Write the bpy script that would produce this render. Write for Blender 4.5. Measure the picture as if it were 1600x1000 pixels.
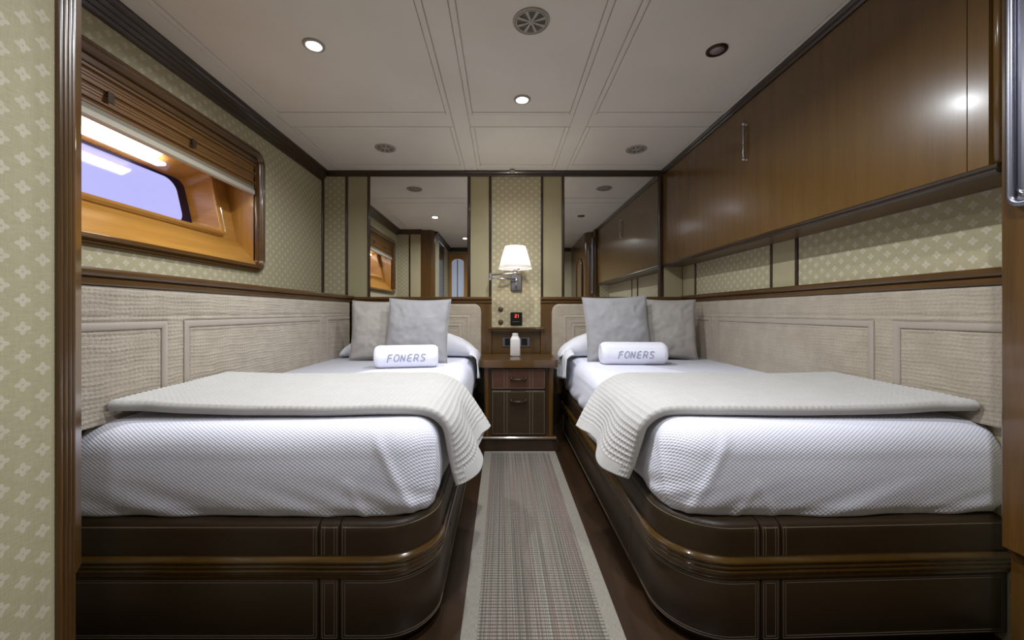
import bpy, math, random
import numpy as np
from mathutils import Vector, Matrix, noise
PI = math.pi
random.seed(4)
for o in list(bpy.data.objects): bpy.data.objects.remove(o)
COL = bpy.context.scene.collection
SC = bpy.context.scene

# ------------------------------------------------------------ camera, world, lights, exposure
CAMZ = 0.93
cam = bpy.data.objects.new('camera', bpy.data.cameras.new('camera'))
COL.objects.link(cam)
cam.location = (0, 0, CAMZ); cam.rotation_euler = (PI/2, 0, 0)
cam.data.sensor_width = 36; cam.data.lens = 615*36/1600
cam.data.shift_x = 15/1600; cam.data.shift_y = -12/1600
cam.data.clip_start = 0.02; cam.data.clip_end = 100
SC.camera = cam
SC.view_settings.view_transform = 'Standard'
SC.view_settings.look = 'None'
SC.view_settings.gamma = 1
SC.view_settings.use_curve_mapping = False
SC.view_settings.exposure = 0.52

w = bpy.data.worlds.new('sky'); SC.world = w; w.use_nodes = True
w.node_tree.nodes['Background'].inputs[0].default_value = (0.56, 0.56, 0.98, 1)
w.node_tree.nodes['Background'].inputs[1].default_value = 0.82

LAMP_COLOR = (0.90, 0.945, 1.0)
def lamp(name, loc, power, size=0.055, spread=160, color=LAMP_COLOR):
    d = bpy.data.lights.new(name, 'AREA'); d.shape = 'DISK'; d.size = size; d.energy = power
    d.color = color; d.spread = math.radians(spread)
    o = bpy.data.objects.new(name, d); COL.objects.link(o); o.location = loc
    return o
CEIL = 2.04
DOWN = [(-0.782, 1.633), (0.103, 2.05), (0.12, 1.2), (-0.56, 0.32), (0.55, 0.32)]  # last one is added out of view to light the bed fronts
POWER = [7.5, 7.5, 11.0, 2.0, 9.0]
for (x, y), p in zip(DOWN, POWER):
    lamp('downlight_lamp', (x, y, CEIL-0.012), p)
bulb = bpy.data.lights.new('lamp_bulb', 'POINT'); bulb.energy = 2.2; bulb.color = (1, 0.93, 0.84); bulb.shadow_soft_size = 0.03
bo = bpy.data.objects.new('lamp_bulb', bulb); COL.objects.link(bo); bo.location = (0.093, 2.85, 1.315)

# ------------------------------------------------------------ colours and materials
def S(r, g, b):
    f = lambda c: (c/255)/12.92 if c/255 <= 0.04045 else ((c/255+0.055)/1.055)**2.4
    return (f(r), f(g), f(b), 1)
class NT:
    def __init__(s, name):
        s.m = bpy.data.materials.new(name); s.m.use_nodes = True; s.t = s.m.node_tree; s.t.nodes.clear()
        s.out = s.n('ShaderNodeOutputMaterial')
    def n(s, k, **kw):
        x = s.t.nodes.new(k)
        for a, b in kw.items(): setattr(x, a, b)
        return x
    def l(s, a, b): s.t.links.new(a, b)
    def math(s, op, a, b=None, c=None):
        x = s.n('ShaderNodeMath', operation=op)
        for i, v in enumerate((a, b, c)):
            if v is None: continue
            if isinstance(v, (int, float)): x.inputs[i].default_value = v
            else: s.l(v, x.inputs[i])
        return x.outputs[0]
    def mix(s, f, a, b, bt='MIX'):
        x = s.n('ShaderNodeMix', data_type='RGBA', blend_type=bt)
        if isinstance(f, (int, float)): x.inputs[0].default_value = f
        else: s.l(f, x.inputs[0])
        for i, v in ((6, a), (7, b)):
            if isinstance(v, tuple): x.inputs[i].default_value = v
            else: s.l(v, x.inputs[i])
        return x.outputs[2]
    def ramp(s, v, lo, hi):
        x = s.n('ShaderNodeMapRange'); s.l(v, x.inputs[0]); x.inputs[1].default_value = lo; x.inputs[2].default_value = hi
        return x.outputs[0]
    def pos(s):
        g = s.n('ShaderNodeNewGeometry'); x = s.n('ShaderNodeSeparateXYZ'); s.l(g.outputs['Position'], x.inputs[0]); return g.outputs['Position'], x.outputs
    def scaled(s, v, sc):
        x = s.n('ShaderNodeMapping'); s.l(v, x.inputs[0]); x.inputs['Scale'].default_value = sc; return x.outputs[0]
    def noise(s, v, scale, detail=3, rough=0.5):
        x = s.n('ShaderNodeTexNoise'); s.l(v, x.inputs['Vector']); x.inputs['Scale'].default_value = scale; x.inputs['Detail'].default_value = detail
        x.inputs['Roughness'].default_value = rough; return x.outputs[0]
    def bsdf(s, col, rough=0.5, **kw):
        p = s.n('ShaderNodeBsdfPrincipled')
        if isinstance(col, tuple): p.inputs['Base Color'].default_value = col
        else: s.l(col, p.inputs['Base Color'])
        if isinstance(rough, (int, float)): p.inputs['Roughness'].default_value = rough
        else: s.l(rough, p.inputs['Roughness'])
        for k, v in kw.items():
            p.inputs[k.replace('_', ' ')].default_value = v
        s.l(p.outputs[0], s.out.inputs[0]); return p
    def bump(s, p, h, dist, strength=1.0):
        b = s.n('ShaderNodeBump'); b.inputs['Distance'].default_value = dist; b.inputs['Strength'].default_value = strength
        s.l(h, b.inputs['Height']); s.l(b.outputs[0], p.inputs['Normal'])
def mk_plain(name, col, rough=0.5, **kw):
    t = NT(name); t.bsdf(col, rough, **kw); return t.m
def mk_wood(name, dark, light, axis, rough=0.3, coat=0.6, coat_rough=0.12, fine=1.0):
    t = NT(name); P, _ = t.pos()
    sc = [9.0, 9.0, 9.0]; sc[axis] = 0.55
    v = t.scaled(P, tuple(c*fine for c in sc))
    a = t.noise(v, 2.2, 4, 0.6)
    sc2 = [55.0, 55.0, 55.0]; sc2[axis] = 2.0
    b = t.noise(t.scaled(P, tuple(sc2)), 4, 2, 0.6)
    f = t.math('ADD', t.math('MULTIPLY', t.ramp(a, .3, .7), .65), t.math('MULTIPLY', t.ramp(b, .3, .7), .35))
    p = t.bsdf(t.mix(f, dark, light), rough, Coat_Weight=coat, Coat_Roughness=coat_rough)
    return t.m
def mk_fabric(name, col, col2, pitch, rough=0.9, bump=0.0006, mott=0.25):
    t = NT(name); P, o = t.pos()
    f = t.ramp(t.noise(P, 14, 3), .35, .65)
    f2 = t.ramp(t.noise(P, 1.2/pitch, 2), .3, .7)
    c = t.mix(t.math('MULTIPLY', f, mott), col, col2)
    c = t.mix(t.math('MULTIPLY', f2, .35), c, col2)
    p = t.bsdf(c, rough, Sheen_Weight=0.15)
    t.bump(p, f2, bump)
    return t.m
def mk_wallpaper(name, base, flower, uaxis, plain=False):
    t = NT(name); P, o = t.pos()
    U = o[uaxis]; V = o[2]
    lin = t.scaled(P, (60, 60, 900)); lin2 = t.scaled(P, (700, 700, 40))
    ln = t.math('ADD', t.math('MULTIPLY', t.noise(lin, 1, 2), .6), t.math('MULTIPLY', t.noise(lin2, 1, 2), .4))
    dark = tuple(c*.86 for c in base[:3])+(1,)
    c = t.mix(t.ramp(ln, .38, .62), dark, base)
    if not plain:
        au, av = .066, .0545
        def layer(ou, ov):
            fu = t.math('SUBTRACT', t.math('FRACT', t.math('ADD', t.math('DIVIDE', U, au), 20+ou)), .5)
            fv = t.math('SUBTRACT', t.math('FRACT', t.math('ADD', t.math('DIVIDE', V, av), 20+ov)), .5)
            x = t.math('MULTIPLY', fu, au); y = t.math('MULTIPLY', fv, av)
            r = t.math('SQRT', t.math('ADD', t.math('MULTIPLY', x, x), t.math('MULTIPLY', y, y)))
            th = t.math('ARCTAN2', y, x)
            k = t.math('ADD', .0104, t.math('MULTIPLY', t.math('COSINE', t.math('MULTIPLY', th, 4.0)), .0030))
            e = t.math('SUBTRACT', k, r)
            m = t.math('MULTIPLY', t.ramp(e, -.0006, .0008), t.ramp(r, .001, .003))
            return m
        m = t.math('MAXIMUM', layer(0, 0), layer(.5, .5))
        m = t.math('MULTIPLY', m, t.math('ADD', .55, t.math('MULTIPLY', t.noise(P, 45, 2), .6)))
        c = t.mix(t.math('MINIMUM', m, 1.0), c, flower)
    else:
        s = t.math('SINE', t.math('MULTIPLY', U, 2*PI/.006))
        c = t.mix(t.ramp(s, -1, 1), dark, base)
    p = t.bsdf(c, .75); t.bump(p, ln, .0004)
    return t.m
M = {}
D1, L1 = S(62, 41, 16), S(98, 67, 29)
for i, ax in enumerate('xyz'):
    M['wood_'+ax] = mk_wood('varnished_wood_'+ax, D1, L1, i, .28, .5, .08)
    M['dark_'+ax] = mk_wood('dark_wood_'+ax, S(34, 21, 9), S(58, 37, 17), i, .3, .5, .1)
    M['gold_'+ax] = mk_wood('golden_wood_'+ax, S(164, 113, 46), S(200, 148, 72), i, .3, .4, .08)
M['cab'] = mk_wood('cabinet_wood', S(92, 65, 29), S(106, 77, 35), 2, .25, .35, .15)
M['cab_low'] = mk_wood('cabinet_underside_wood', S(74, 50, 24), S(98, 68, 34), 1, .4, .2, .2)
M['rail'] = mk_wood('bed_rail_wood', S(66, 46, 15), S(80, 56, 19), 1, .2, .5, .06)
M['blind'] = mk_wood('blind_wood', S(92, 62, 28), S(130, 92, 46), 1, .45, .1, .3)
M['floorwood'] = mk_wood('floor_wood', S(34, 22, 12), S(58, 38, 20), 1, .35, .4, .15)
BASE, FLOW = S(176, 167, 134), S(196, 187, 166)
M['wp_y'] = mk_wallpaper('wallpaper_side', BASE, FLOW, 1)
M['wp_x'] = mk_wallpaper('wallpaper_back', BASE, FLOW, 0)
M['wpp_x'] = mk_wallpaper('ribbed_wall_fabric_back', S(172, 162, 128), FLOW, 0, True)
M['wpp_y'] = mk_wallpaper('ribbed_wall_fabric_side', S(172, 162, 128), FLOW, 1, True)
t = NT('ceiling_paint'); P, o = t.pos()
p = t.bsdf(t.mix(t.ramp(t.noise(P, 2.5, 4), .3, .7), S(214, 208, 196), S(222, 216, 205)), .6); t.bump(p, t.noise(P, 160, 3), .0006); M['ceil'] = t.m
M['vent'] = mk_plain('vent_plastic', S(168, 162, 150), .45)
M['vent_dark'] = mk_plain('vent_shadow', S(112, 106, 96), .7)
M['chrome'] = mk_plain('chrome', S(205, 205, 212), .12, Metallic=1.0)
M['steel'] = mk_plain('brushed_steel', S(132, 132, 142), .32, Metallic=1.0)
M['bronze'] = mk_plain('bronze_ring', S(60, 40, 34), .3, Metallic=.6)
M['mirror'] = mk_plain('mirror_glass', (.80, .80, .79, 1), 0.0, Metallic=1.0)
M['black'] = mk_plain('black_plastic', S(14, 14, 16), .2)
M['white_plastic'] = mk_plain('white_plastic', S(214, 208, 204), .35, Subsurface_Weight=.05)
M['white_lens'] = mk_plain('unlit_lens', S(150, 140, 138), .3)
t = NT('leather'); P, o = t.pos()
p = t.bsdf(t.mix(t.noise(P, 8, 3), S(47, 34, 18), S(56, 42, 23)), .42); t.bump(p, t.noise(P, 420, 2), .0004); M['leather'] = t.m
t = NT('red_leather'); P, o = t.pos()
p = t.bsdf(t.mix(t.noise(P, 8, 3), S(74, 44, 32), S(84, 54, 38)), .42); t.bump(p, t.noise(P, 420, 2), .0004); M['leather_red'] = t.m
M['thread'] = mk_plain('tan_thread', S(116, 102, 84), .8)
M['threadgrey'] = mk_plain('grey_thread', S(156, 158, 178), .8)
M['uph'] = mk_fabric('woven_upholstery', S(178, 166, 148), S(134, 122, 106), .004, .9, .0008, .3)
M['ribbon'] = mk_fabric('upholstery_ribbon', S(166, 154, 142), S(146, 134, 122), .002, .8, .0003, .2)
M['cushion'] = mk_fabric('grey_cushion_linen', S(164, 162, 163), S(140, 138, 139), .003, .9, .0004, .25)
M['cushion2'] = mk_fabric('beige_cushion_linen', S(174, 168, 161), S(150, 143, 136), .003, .9, .0004, .35)
M['throw'] = mk_fabric('cream_waffle_cotton', S(184, 181, 177), S(168, 163, 156), .003, .95, .0004, .2)
M['pillowcase'] = mk_fabric('white_cotton', S(226, 226, 232), S(214, 214, 222), .002, .85, .0002, .2)
t = NT('terry'); P, o = t.pos()
p = t.bsdf(S(236, 236, 246), .95, Sheen_Weight=.3); t.bump(p, t.noise(P, 420, 2), .0016); M['terry'] = t.m
# honeycomb mattress cover
t = NT('mattress_cover'); P, o = t.pos()
g = t.n('ShaderNodeNewGeometry'); 
k = 2*PI/.0135
a = t.math('SINE', t.math('MULTIPLY', t.math('ADD', t.math('ADD', o[0], o[1]), t.math('MULTIPLY', o[2], 1.3)), k))
b = t.math('SINE', t.math('MULTIPLY', t.math('SUBTRACT', t.math('ADD', o[0], t.math('MULTIPLY', o[1], -1.0)), t.math('MULTIPLY', o[2], 1.2)), k))
h = t.math('ADD', a, b)
p = t.bsdf(S(230, 230, 243), .85, Sheen_Weight=.2); t.bump(p, h, .00028); M['sheet'] = t.m  # slight blue in the base colour stands in for window light
# glass
t = NT('window_glass'); tr = t.n('ShaderNodeBsdfTransparent'); gl = t.n('ShaderNodeBsdfGlossy'); gl.inputs['Roughness'].default_value = .06
tr.inputs[0].default_value = (.93, .93, .97, 1)
lw = t.n('ShaderNodeLayerWeight'); lw.inputs[0].default_value = .5; mx = t.n('ShaderNodeMixShader')
t.l(t.math('ADD', t.math('MULTIPLY', t.math('POWER', lw.outputs['Facing'], 5.0), .9), .04), mx.inputs[0]); t.l(tr.outputs[0], mx.inputs[1]); t.l(gl.outputs[0], mx.inputs[2]); t.l(mx.outputs[0], t.out.inputs[0]); M['glass'] = t.m
M['frit'] = mk_plain('navy_glass_border', S(28, 28, 70), .15)
M['frosted'] = mk_plain('glowing_frosted_glass', S(170, 178, 192), .3, Emission_Color=S(170, 180, 200), Emission_Strength=.35)  # the pane's glow stands in for the lit bathroom behind it
def mk_emit(name, col, s):
    t = NT(name); e = t.n('ShaderNodeEmission'); e.inputs[0].default_value = col; e.inputs[1].default_value = s; t.l(e.outputs[0], t.out.inputs[0]); return t.m
M['led'] = mk_emit('strip_light', (1, .93, .80, 1), 9)
M['lens_lit'] = mk_emit('lit_lens', (.93, .95, 1, 1), 14)
M['digits'] = mk_emit('red_digits', (1, .08, .06, 1), 1.5)
M['marks'] = mk_plain('grey_marks', S(150, 150, 150), .5)
t = NT('lamp_shade'); tl = t.n('ShaderNodeBsdfTranslucent'); tl.inputs[0].default_value = (.95, .93, .9, 1); df = t.n('ShaderNodeBsdfDiffuse'); df.inputs[0].default_value = (.9, .9, .9, 1)
mx = t.n('ShaderNodeMixShader'); mx.inputs[0].default_value = .45; t.l(tl.outputs[0], mx.inputs[1]); t.l(df.outputs[0], mx.inputs[2]); t.l(mx.outputs[0], t.out.inputs[0]); M['shade'] = t.m
# rug
RX0, RX1, RY0, RY1 = -.12, .351, .25, 2.618
t = NT('woven_rug'); P, o = t.pos()
rows = t.math('SINE', t.math('MULTIPLY', o[1], 2*PI/.0135))
cols = t.math('SINE', t.math('MULTIPLY', o[0], 2*PI/.0062))
st = t.noise(t.scaled(P, (190, .5, 1)), 1, 2); st2 = t.noise(t.scaled(P, (26, .6, 1)), 1.3, 2)
jag = t.noise(t.scaled(P, (160, 40, 1)), 1, 1)
base = t.mix(t.ramp(st, .40, .60), S(108, 101, 91), S(158, 151, 137))
base = t.mix(t.math('MULTIPLY', t.ramp(st2, .50, .60), .45), base, S(142, 112, 104))
rm = t.ramp(t.math('ADD', rows, t.math('MULTIPLY', jag, 1.1)), .7, 1.25)
base = t.mix(t.math('MULTIPLY', rm, .8), base, S(74, 66, 56))
base = t.mix(t.math('MULTIPLY', t.ramp(cols, .1, .9), .38), base, S(78, 70, 62))
p = t.bsdf(base, .9); t.bump(p, t.math('ADD', rows, cols), .0008); M['rug'] = t.m
t = NT('rug_binding'); P, o = t.pos()
p = t.bsdf(t.mix(t.ramp(t.noise(t.scaled(P, (700, 60, 1)), 1, 1), .3, .7), S(120, 113, 102), S(142, 135, 123)), .9); M['rugb'] = t.m

# ------------------------------------------------------------ mesh helpers
class MB:
    def __init__(s): s.v = []; s.f = []; s.sm = []
    def add(s, V, F, smooth=False):
        n = len(s.v); s.v.extend([tuple(map(float, p)) for p in V]); s.f.extend([tuple(n+i for i in f) for f in F]); s.sm.extend([smooth]*len(F)); return s
    def box(s, a, b, bev=0.0):
        x0, y0, z0 = (min(a[i], b[i]) for i in range(3)); x1, y1, z1 = (max(a[i], b[i]) for i in range(3))
        if bev <= 0:
            V = [(x, y, z) for z in (z0, z1) for y in (y0, y1) for x in (x0, x1)]
            F = [(0, 2, 3, 1), (4, 5, 7, 6), (0, 1, 5, 4), (2, 6, 7, 3), (0, 4, 6, 2), (1, 3, 7, 5)]
            return s.add(V, F)
        d = (x1-x0, y1-y0, z1-z0); k = min(d)*.45; bev = min(bev, k)
        ins = [(0, bev), (bev, 0)]
        # stack of bevelled rectangles along z
        def ring(i, z): return [(x0+i, y0, z), (x1-i, y0, z), (x1, y0+i, z), (x1, y1-i, z), (x1-i, y1, z), (x0+i, y1, z), (x0, y1-i, z), (x0, y0+i, z)]
        def ringi(i, z): return [(x0+i, y0+i, z), (x1-i, y0+i, z), (x1-i, y0+i, z), (x1-i, y1-i, z), (x1-i, y1-i, z), (x0+i, y1-i, z), (x0+i, y1-i, z), (x0+i, y0+i, z)]
        V = ringi(bev, z0)+ring(bev, z0+bev)+ring(bev, z1-bev)+ringi(bev, z1)
        F = []
        for r in range(3):
            for i in range(8):
                j = (i+1) % 8; F.append((r*8+i, r*8+j, r*8+8+j, r*8+8+i))
        F.append(tuple(reversed(range(8)))); F.append(tuple(range(24, 32)))
        return s.add(V, F)
    def grid(s, G, smooth=True, closeu=False, closev=False):
        nu, nv = len(G), len(G[0]); V = [p for r in G for p in r]; F = []
        for i in range(nu if closeu else nu-1):
            for j in range(nv if closev else nv-1):
                a = i*nv+j; b = ((i+1) % nu)*nv+j; c = ((i+1) % nu)*nv+(j+1) % nv; d = i*nv+(j+1) % nv
                F.append((a, b, c, d))
        return s.add(V, F, smooth)
    def tube(s, pts, r, n=10, caps=True):
        pts = [Vector(p) for p in pts]; R = r if isinstance(r, (list, tuple)) else [r]*len(pts)
        G = []; prev = None
        for i, p in enumerate(pts):
            d = ((pts[min(i+1, len(pts)-1)]-p).normalized()+(p-pts[max(i-1, 0)]).normalized())
            d = d.normalized() if d.length > 1e-6 else Vector((0, 0, 1))
            if prev is None:
                up = Vector((0, 0, 1)) if abs(d.z) < .9 else Vector((1, 0, 0))
                a = d.cross(up).normalized()
            else: a = (prev-d*prev.dot(d)).normalized()
            prev = a; b = d.cross(a)
            G.append([p+(a*math.cos(2*PI*k/n)+b*math.sin(2*PI*k/n))*R[i] for k in range(n)])
        s.grid(G, True, False, True)
        if caps:
            m = len(s.v); s.f.append(tuple(m-n*len(pts)+k for k in range(n))); s.f.append(tuple(reversed(range(m-n, m)))); s.sm += [False, False]
        return s
    def lathe(s, prof, c=(0, 0, 0), n=32, axis='z', smooth=True):
        G = []
        for r, h in prof:
            row = []
            for k in range(n):
                a, b = r*math.cos(2*PI*k/n), r*math.sin(2*PI*k/n)
                q = {'z': (a, b, h), 'y': (a, h, b), 'x': (h, a, b)}[axis]
                row.append((c[0]+q[0], c[1]+q[1], c[2]+q[2]))
            G.append(row)
        s.grid(G, smooth, False, True); m = len(s.v); L = len(prof)
        if axis == 'none': s.f.append(tuple(m-n*L+k for k in range(n))); s.sm.append(False)
        if axis == 'none': s.f.append(tuple(reversed(range(m-n, m)))); s.sm.append(False)
        return s
    def prism(s, poly, z0, z1, ax='z'):
        n = len(poly)
        def P(a, b, h): return {'z': (a, b, h), 'y': (a, h, b), 'x': (h, a, b)}[ax]
        V = [P(a, b, z0) for a, b in poly]+[P(a, b, z1) for a, b in poly]
        F = [(i, (i+1) % n, n+(i+1) % n, n+i) for i in range(n)]+[tuple(reversed(range(n))), tuple(range(n, 2*n))]
        return s.add(V, F)
    def sweep(s, path, sec, side=1, closed_sec=True, smooth=False, caps=True, zf=None):
        """path: plan points; sec: (outward offset, z); side +1 = outward on the right of travel"""
        n = len(path); G = []
        for i, (x, y) in enumerate(path):
            x0, y0 = path[max(i-1, 0)]; x1, y1 = path[min(i+1, n-1)]
            dx, dy = x1-x0, y1-y0; L = math.hypot(dx, dy) or 1
            nx, ny = side*dy/L, -side*dx/L
            G.append([(x+nx*o, y+ny*o, z) for o, z in sec])
        s.grid(G, smooth, False, closed_sec)
        if caps and closed_sec:
            m = len(s.v); k = len(sec); s.f.append(tuple(m-k*n+j for j in range(k))); s.f.append(tuple(reversed(range(m-k, m)))); s.sm += [False, False]
        return s

def build(name, mb, mat, parent=None, local=False, fix=True, auto=None):
    me = bpy.data.meshes.new(name)
    off = Vector((0, 0, 0))
    if parent is not None and not local:
        off = world_loc(parent)
    V = [(v[0]-off.x, v[1]-off.y, v[2]-off.z) for v in mb.v] if off.length > 0 else mb.v
    me.from_pydata(V, [], mb.f); 
    me.polygons.foreach_set('use_smooth', mb.sm)
    me.update()
    if fix:
        import bmesh
        bm = bmesh.new(); bm.from_mesh(me); bmesh.ops.remove_doubles(bm, verts=bm.verts, dist=1e-6)
        bmesh.ops.recalc_face_normals(bm, faces=bm.faces); bm.to_mesh(me); bm.free()
    if auto: me.set_sharp_from_angle(angle=math.radians(auto))
    o = bpy.data.objects.new(name, me); COL.objects.link(o)
    me.materials.append(M[mat] if isinstance(mat, str) else mat)
    if parent is not None: o.parent = parent
    return o
def world_loc(o):
    v = Vector(o.location); 
    while o.parent: o = o.parent; v += Vector(o.location)
    return v
def tag(o, label, cat, group=None, kind=None):
    o['label'] = label; o['category'] = cat
    if group: o['group'] = group
    if kind: o['kind'] = kind
    return o
def thing(name, label, cat, loc=(0, 0, 0), group=None, rotz=0):
    o = bpy.data.objects.new(name, None); COL.objects.link(o); o.location = loc; o.rotation_euler = (0, 0, rotz); o.empty_display_size = .05
    return tag(o, label, cat, group)
def struct(name, mb, mat, label=None, parent=None, auto=None):
    o = build(name, mb, mat, parent, auto=auto); 
    if parent is None:
        o['kind'] = 'structure'; o['label'] = label or name.replace('_', ' '); o['category'] = name.split('_')[0]
    return o

YB = 3.106      # plane of the wall behind the beds
XL, XR = -1.42, 1.42
YF = .90        # foot walls
HX0, HX1 = -1.155, 1.393    # faces of the side upholstery
# ------------------------------------------------------------ floor, ceiling
struct('floor', MB().box((-1.7, -.75, -.05), (1.7, 3.2, 0)), 'floorwood', 'dark reddish brown varnished wooden floor between the two beds')
ce = struct('ceiling', MB().box((-1.5, -.7, CEIL+.006), (1.5, 3.2, CEIL+.05)), 'ceil', 'cream white panelled cabin ceiling with thin seams')
def ceil_plate(x0, x1, y0, y1, border=True):
    g = .0025
    bw = .026
    def plate(a0, a1, b0, b1, nm): 
        build(nm, MB().box((a0, b0, CEIL), (a1, b1, CEIL+.007), .0012), 'ceil', ce)
    if border:
        for a0, a1, b0, b1 in ((x0, x0+bw, y0, y1), (x1-bw, x1, y0, y1), (x0+bw, x1-bw, y0, y0+bw), (x0+bw, x1-bw, y1-bw, y1)):
            build('panel_border', MB().box((a0+g/2, b0+g/2, CEIL-.002), (a1-g/2, b1-g/2, CEIL+.007), .0015), 'ceil', ce)
        plate(x0+bw+g, x1-bw-g, y0+bw+g, y1-bw-g, 'ceiling_panel')
    else: plate(x0+g, x1-g, y0+g, y1-g, 'ceiling_beam')
XC = [(-1.27, -.289), (-.194, .402), (.50, 1.25)]
for (a, b) in XC:
    ceil_plate(a, b, .62, 2.21); ceil_plate(a, b, 2.355, 2.985); ceil_plate(a, b, -.55, .50)
for (a, b) in ((-1.41, -1.27), (-.289, -.194), (.402, .50), (1.25, 1.42)):
    ceil_plate(a, b, -.65, YB, False)
for (a, b) in XC:
    for (c, d) in ((2.21, 2.355), (2.985, YB), (.50, .62)): ceil_plate(a, b, c, d, False)
# ------------------------------------------------------------ walls
# window opening in the left wall
WY0, WY1, WZ0, WZ1 = 1.03, 2.335, 1.16, 1.862
m = MB()
a0, a1, c0, c1 = WY0+.042, WY1-.042, WZ0+.042, WZ1-.042
for (y0, y1, z0, z1) in ((YF-.03, a0, 0, CEIL), (a1, YB+.02, 0, CEIL), (a0, a1, 0, c0), (a0, a1, c1, CEIL)): m.box((XL-.03, y0, z0), (XL, y1, z1))
struct('wall_left', m, 'wp_y', 'left cabin wall in beige green flowered wallpaper around the window')
wr = struct('wall_right', MB().box((XR, YF-.03, 0), (XR+.03, YB+.02, CEIL)), 'wp_y', 'right cabin wall in beige flowered wallpaper under the overhead cabinet')
wb = struct('wall_back', MB().box((XL, YB, 0), (XR, YB+.03, CEIL)), 'dark_z', 'back wall behind the headboards')
PXB = lambda px: (px-785)*YB/615
def strip(x0, x1, pat, z0=1.03): build('wall_panel', MB().box((x0, YB-.006, z0), (x1, YB, 2.0), .001), 'wp_x' if pat else 'wpp_x', wb)
strip(PXB(507), PXB(540.5), True); strip(PXB(544), PXB(575), False); strip(PXB(735), PXB(764), False)
strip(PXB(768), PXB(845), True, .79); strip(PXB(848.5), PXB(878), False); strip(PXB(1037), PXB(1069), False)
n_trim = [0]
def trim(mb, mat, label):
    n_trim[0] += 1
    return struct('trim_%d' % n_trim[0], mb, mat, label)
def vtrim(px, wpx=4.0, z0=1.05, lab=''):
    x = PXB(px); w_ = wpx*YB/615/2
    G = [[(x+w_*math.cos(a)*1.0, YB-.016*math.sin(a)-.002, z) for a in [PI*k/8 for k in range(9)]] for z in (z0, 2.0)]
    m = MB().grid(G, True); trim(m, 'dark_z', lab)
vtrim(504.5, 4.5, lab='dark wooden corner bead where the left wall meets the back wall')
vtrim(542.3, 4.2, lab='dark vertical bead left of the left mirror between two fabric strips')
vtrim(576.8, 5, lab='dark vertical bead along the left edge of the left mirror')
vtrim(733, 5, lab='dark vertical bead along the right edge of the left mirror')
vtrim(766, 4, .80, 'dark vertical bead left of the lamp panel')
vtrim(846.6, 4, .80, 'dark vertical bead right of the lamp panel')
vtrim(879.5, 4.6, lab='dark vertical bead along the left edge of the right mirror')
vtrim(1031.5, 9, lab='dark broad bead along the right edge of the right mirror')
vtrim(1068, 5, lab='dark bead in the corner under the overhead cabinet')
# vertical beads on right wall
def ytrim(y, z0, z1, lab, x=XR, s=-1, w_=.010):
    G = [[(x+s*.010*math.sin(a), y+w_*math.cos(a), z) for a in [PI*k/8 for k in range(9)]] for z in (z0, z1)]
    trim(MB().grid(G, True), 'dark_z', lab)
ytrim(2.89, 1.05, 1.29, 'thin dark vertical bead low on the right wall nearest the corner')
ytrim(2.073, 1.05, 1.29, 'dark vertical bead mid way along the right wall, farther of a pair')
ytrim(1.896, 1.05, 1.29, 'dark vertical bead mid way along the right wall, nearer of a pair')
build('wall_panel', MB().box((XR-.003, 1.905, 1.03), (XR, 2.064, 1.30)), 'wpp_y', wr)
build('wall_panel', MB().box((XR-.003, 2.90, 1.03), (XR, 3.09, 1.30)), 'wpp_y', wr)
# crown mouldings
crn = [(0, 0), (.058, 0), (.058, -.010), (.05, -.016), (.044, -.024), (.046, -.030), (.034, -.040), (.032, -.046), (.02, -.056), (.018, -.062), (.008, -.07), (.008, -.078), (0, -.078)]
trim(MB().sweep([(XL, YB), (XL, YF)], [(o, CEIL+z) for o, z in crn], side=-1), 'dark_y', 'broad dark stepped crown moulding along the top of the left wall')
crb = [(0, .002), (.03, .002), (.03, -.012), (.022, -.02), (.022, -.034), (.012, -.042), (0, -.042)]
trim(MB().sweep([(XL+.055, YB-.001), (1.262, YB-.001)], [(o, CEIL+z) for o, z in crb], side=1), 'dark_x', 'narrow dark crown moulding along the top of the back wall')
crr = [(0, .002), (.022, .002), (.022, -.008), (.014, -.014), (.014, -.026), (.006, -.032), (0, -.032)]
CX = 1.26
trim(MB().sweep([(CX, 1.01), (CX, YB-.03)], [(o, CEIL+z) for o, z in crr], side=-1), 'dark_y', 'thin dark moulding between the ceiling and the overhead cabinet')
# foot walls and passage (behind and beside the camera)
wf = struct('wall_foot_left', MB().box((XL, YF-.03, 0), (-1.10, YF, CEIL)), 'wp_x', 'flowered foot wall at the left bed')
build('wall_bead', MB().box((-1.255, YF, 1.0), (-1.237, YF+.01, CEIL)), 'dark_z', wf)
build('wall_panel', MB().box((-1.237, YF, 1.0), (-1.10, YF+.004, CEIL)), 'wpp_x', wf)
struct('wall_foot_right', MB().box((1.29, YF+.04, 0), (XR, YF+.07, CEIL)), 'wp_x', 'foot wall at the right bed')
struct('wall_passage_left', MB().box((-.95, .45, 0), (-.925, .813, CEIL)), 'wp_y', 'flowered passage wall at the left edge of the picture')
struct('wall_passage_near', MB().box((-.95, -.60, 0), (-.925, -.22, CEIL)), 'wp_y', 'passage wall beside the camera')
struct('door_1', MB().box((-.985, -.22, 0), (-.95, .45, CEIL-.05)), 'dark_z', 'dark panel standing in for the dark open doorway in the left passage wall')  # dark wood sheet painted in for the unlit opening of the doorway
wre = struct('wall_rear', MB().box((-.98, -.62, 0), (1.3, -.60, CEIL)), 'wp_x', 'wall behind the camera seen only in the mirrors')
crp = [(o*.7, z*.8) for o, z in crn]
trim(MB().sweep([(-.925, -.6), (-.925, .80), ], [(o, CEIL+z) for o, z in crp], side=1), 'dark_y', 'dark crown moulding of the left passage wall')
trim(MB().sweep([(XL, YF), (-1.08, YF)], [(o, CEIL+z) for o, z in crp], side=-1), 'dark_x', 'dark crown moulding of the left foot wall')
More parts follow.
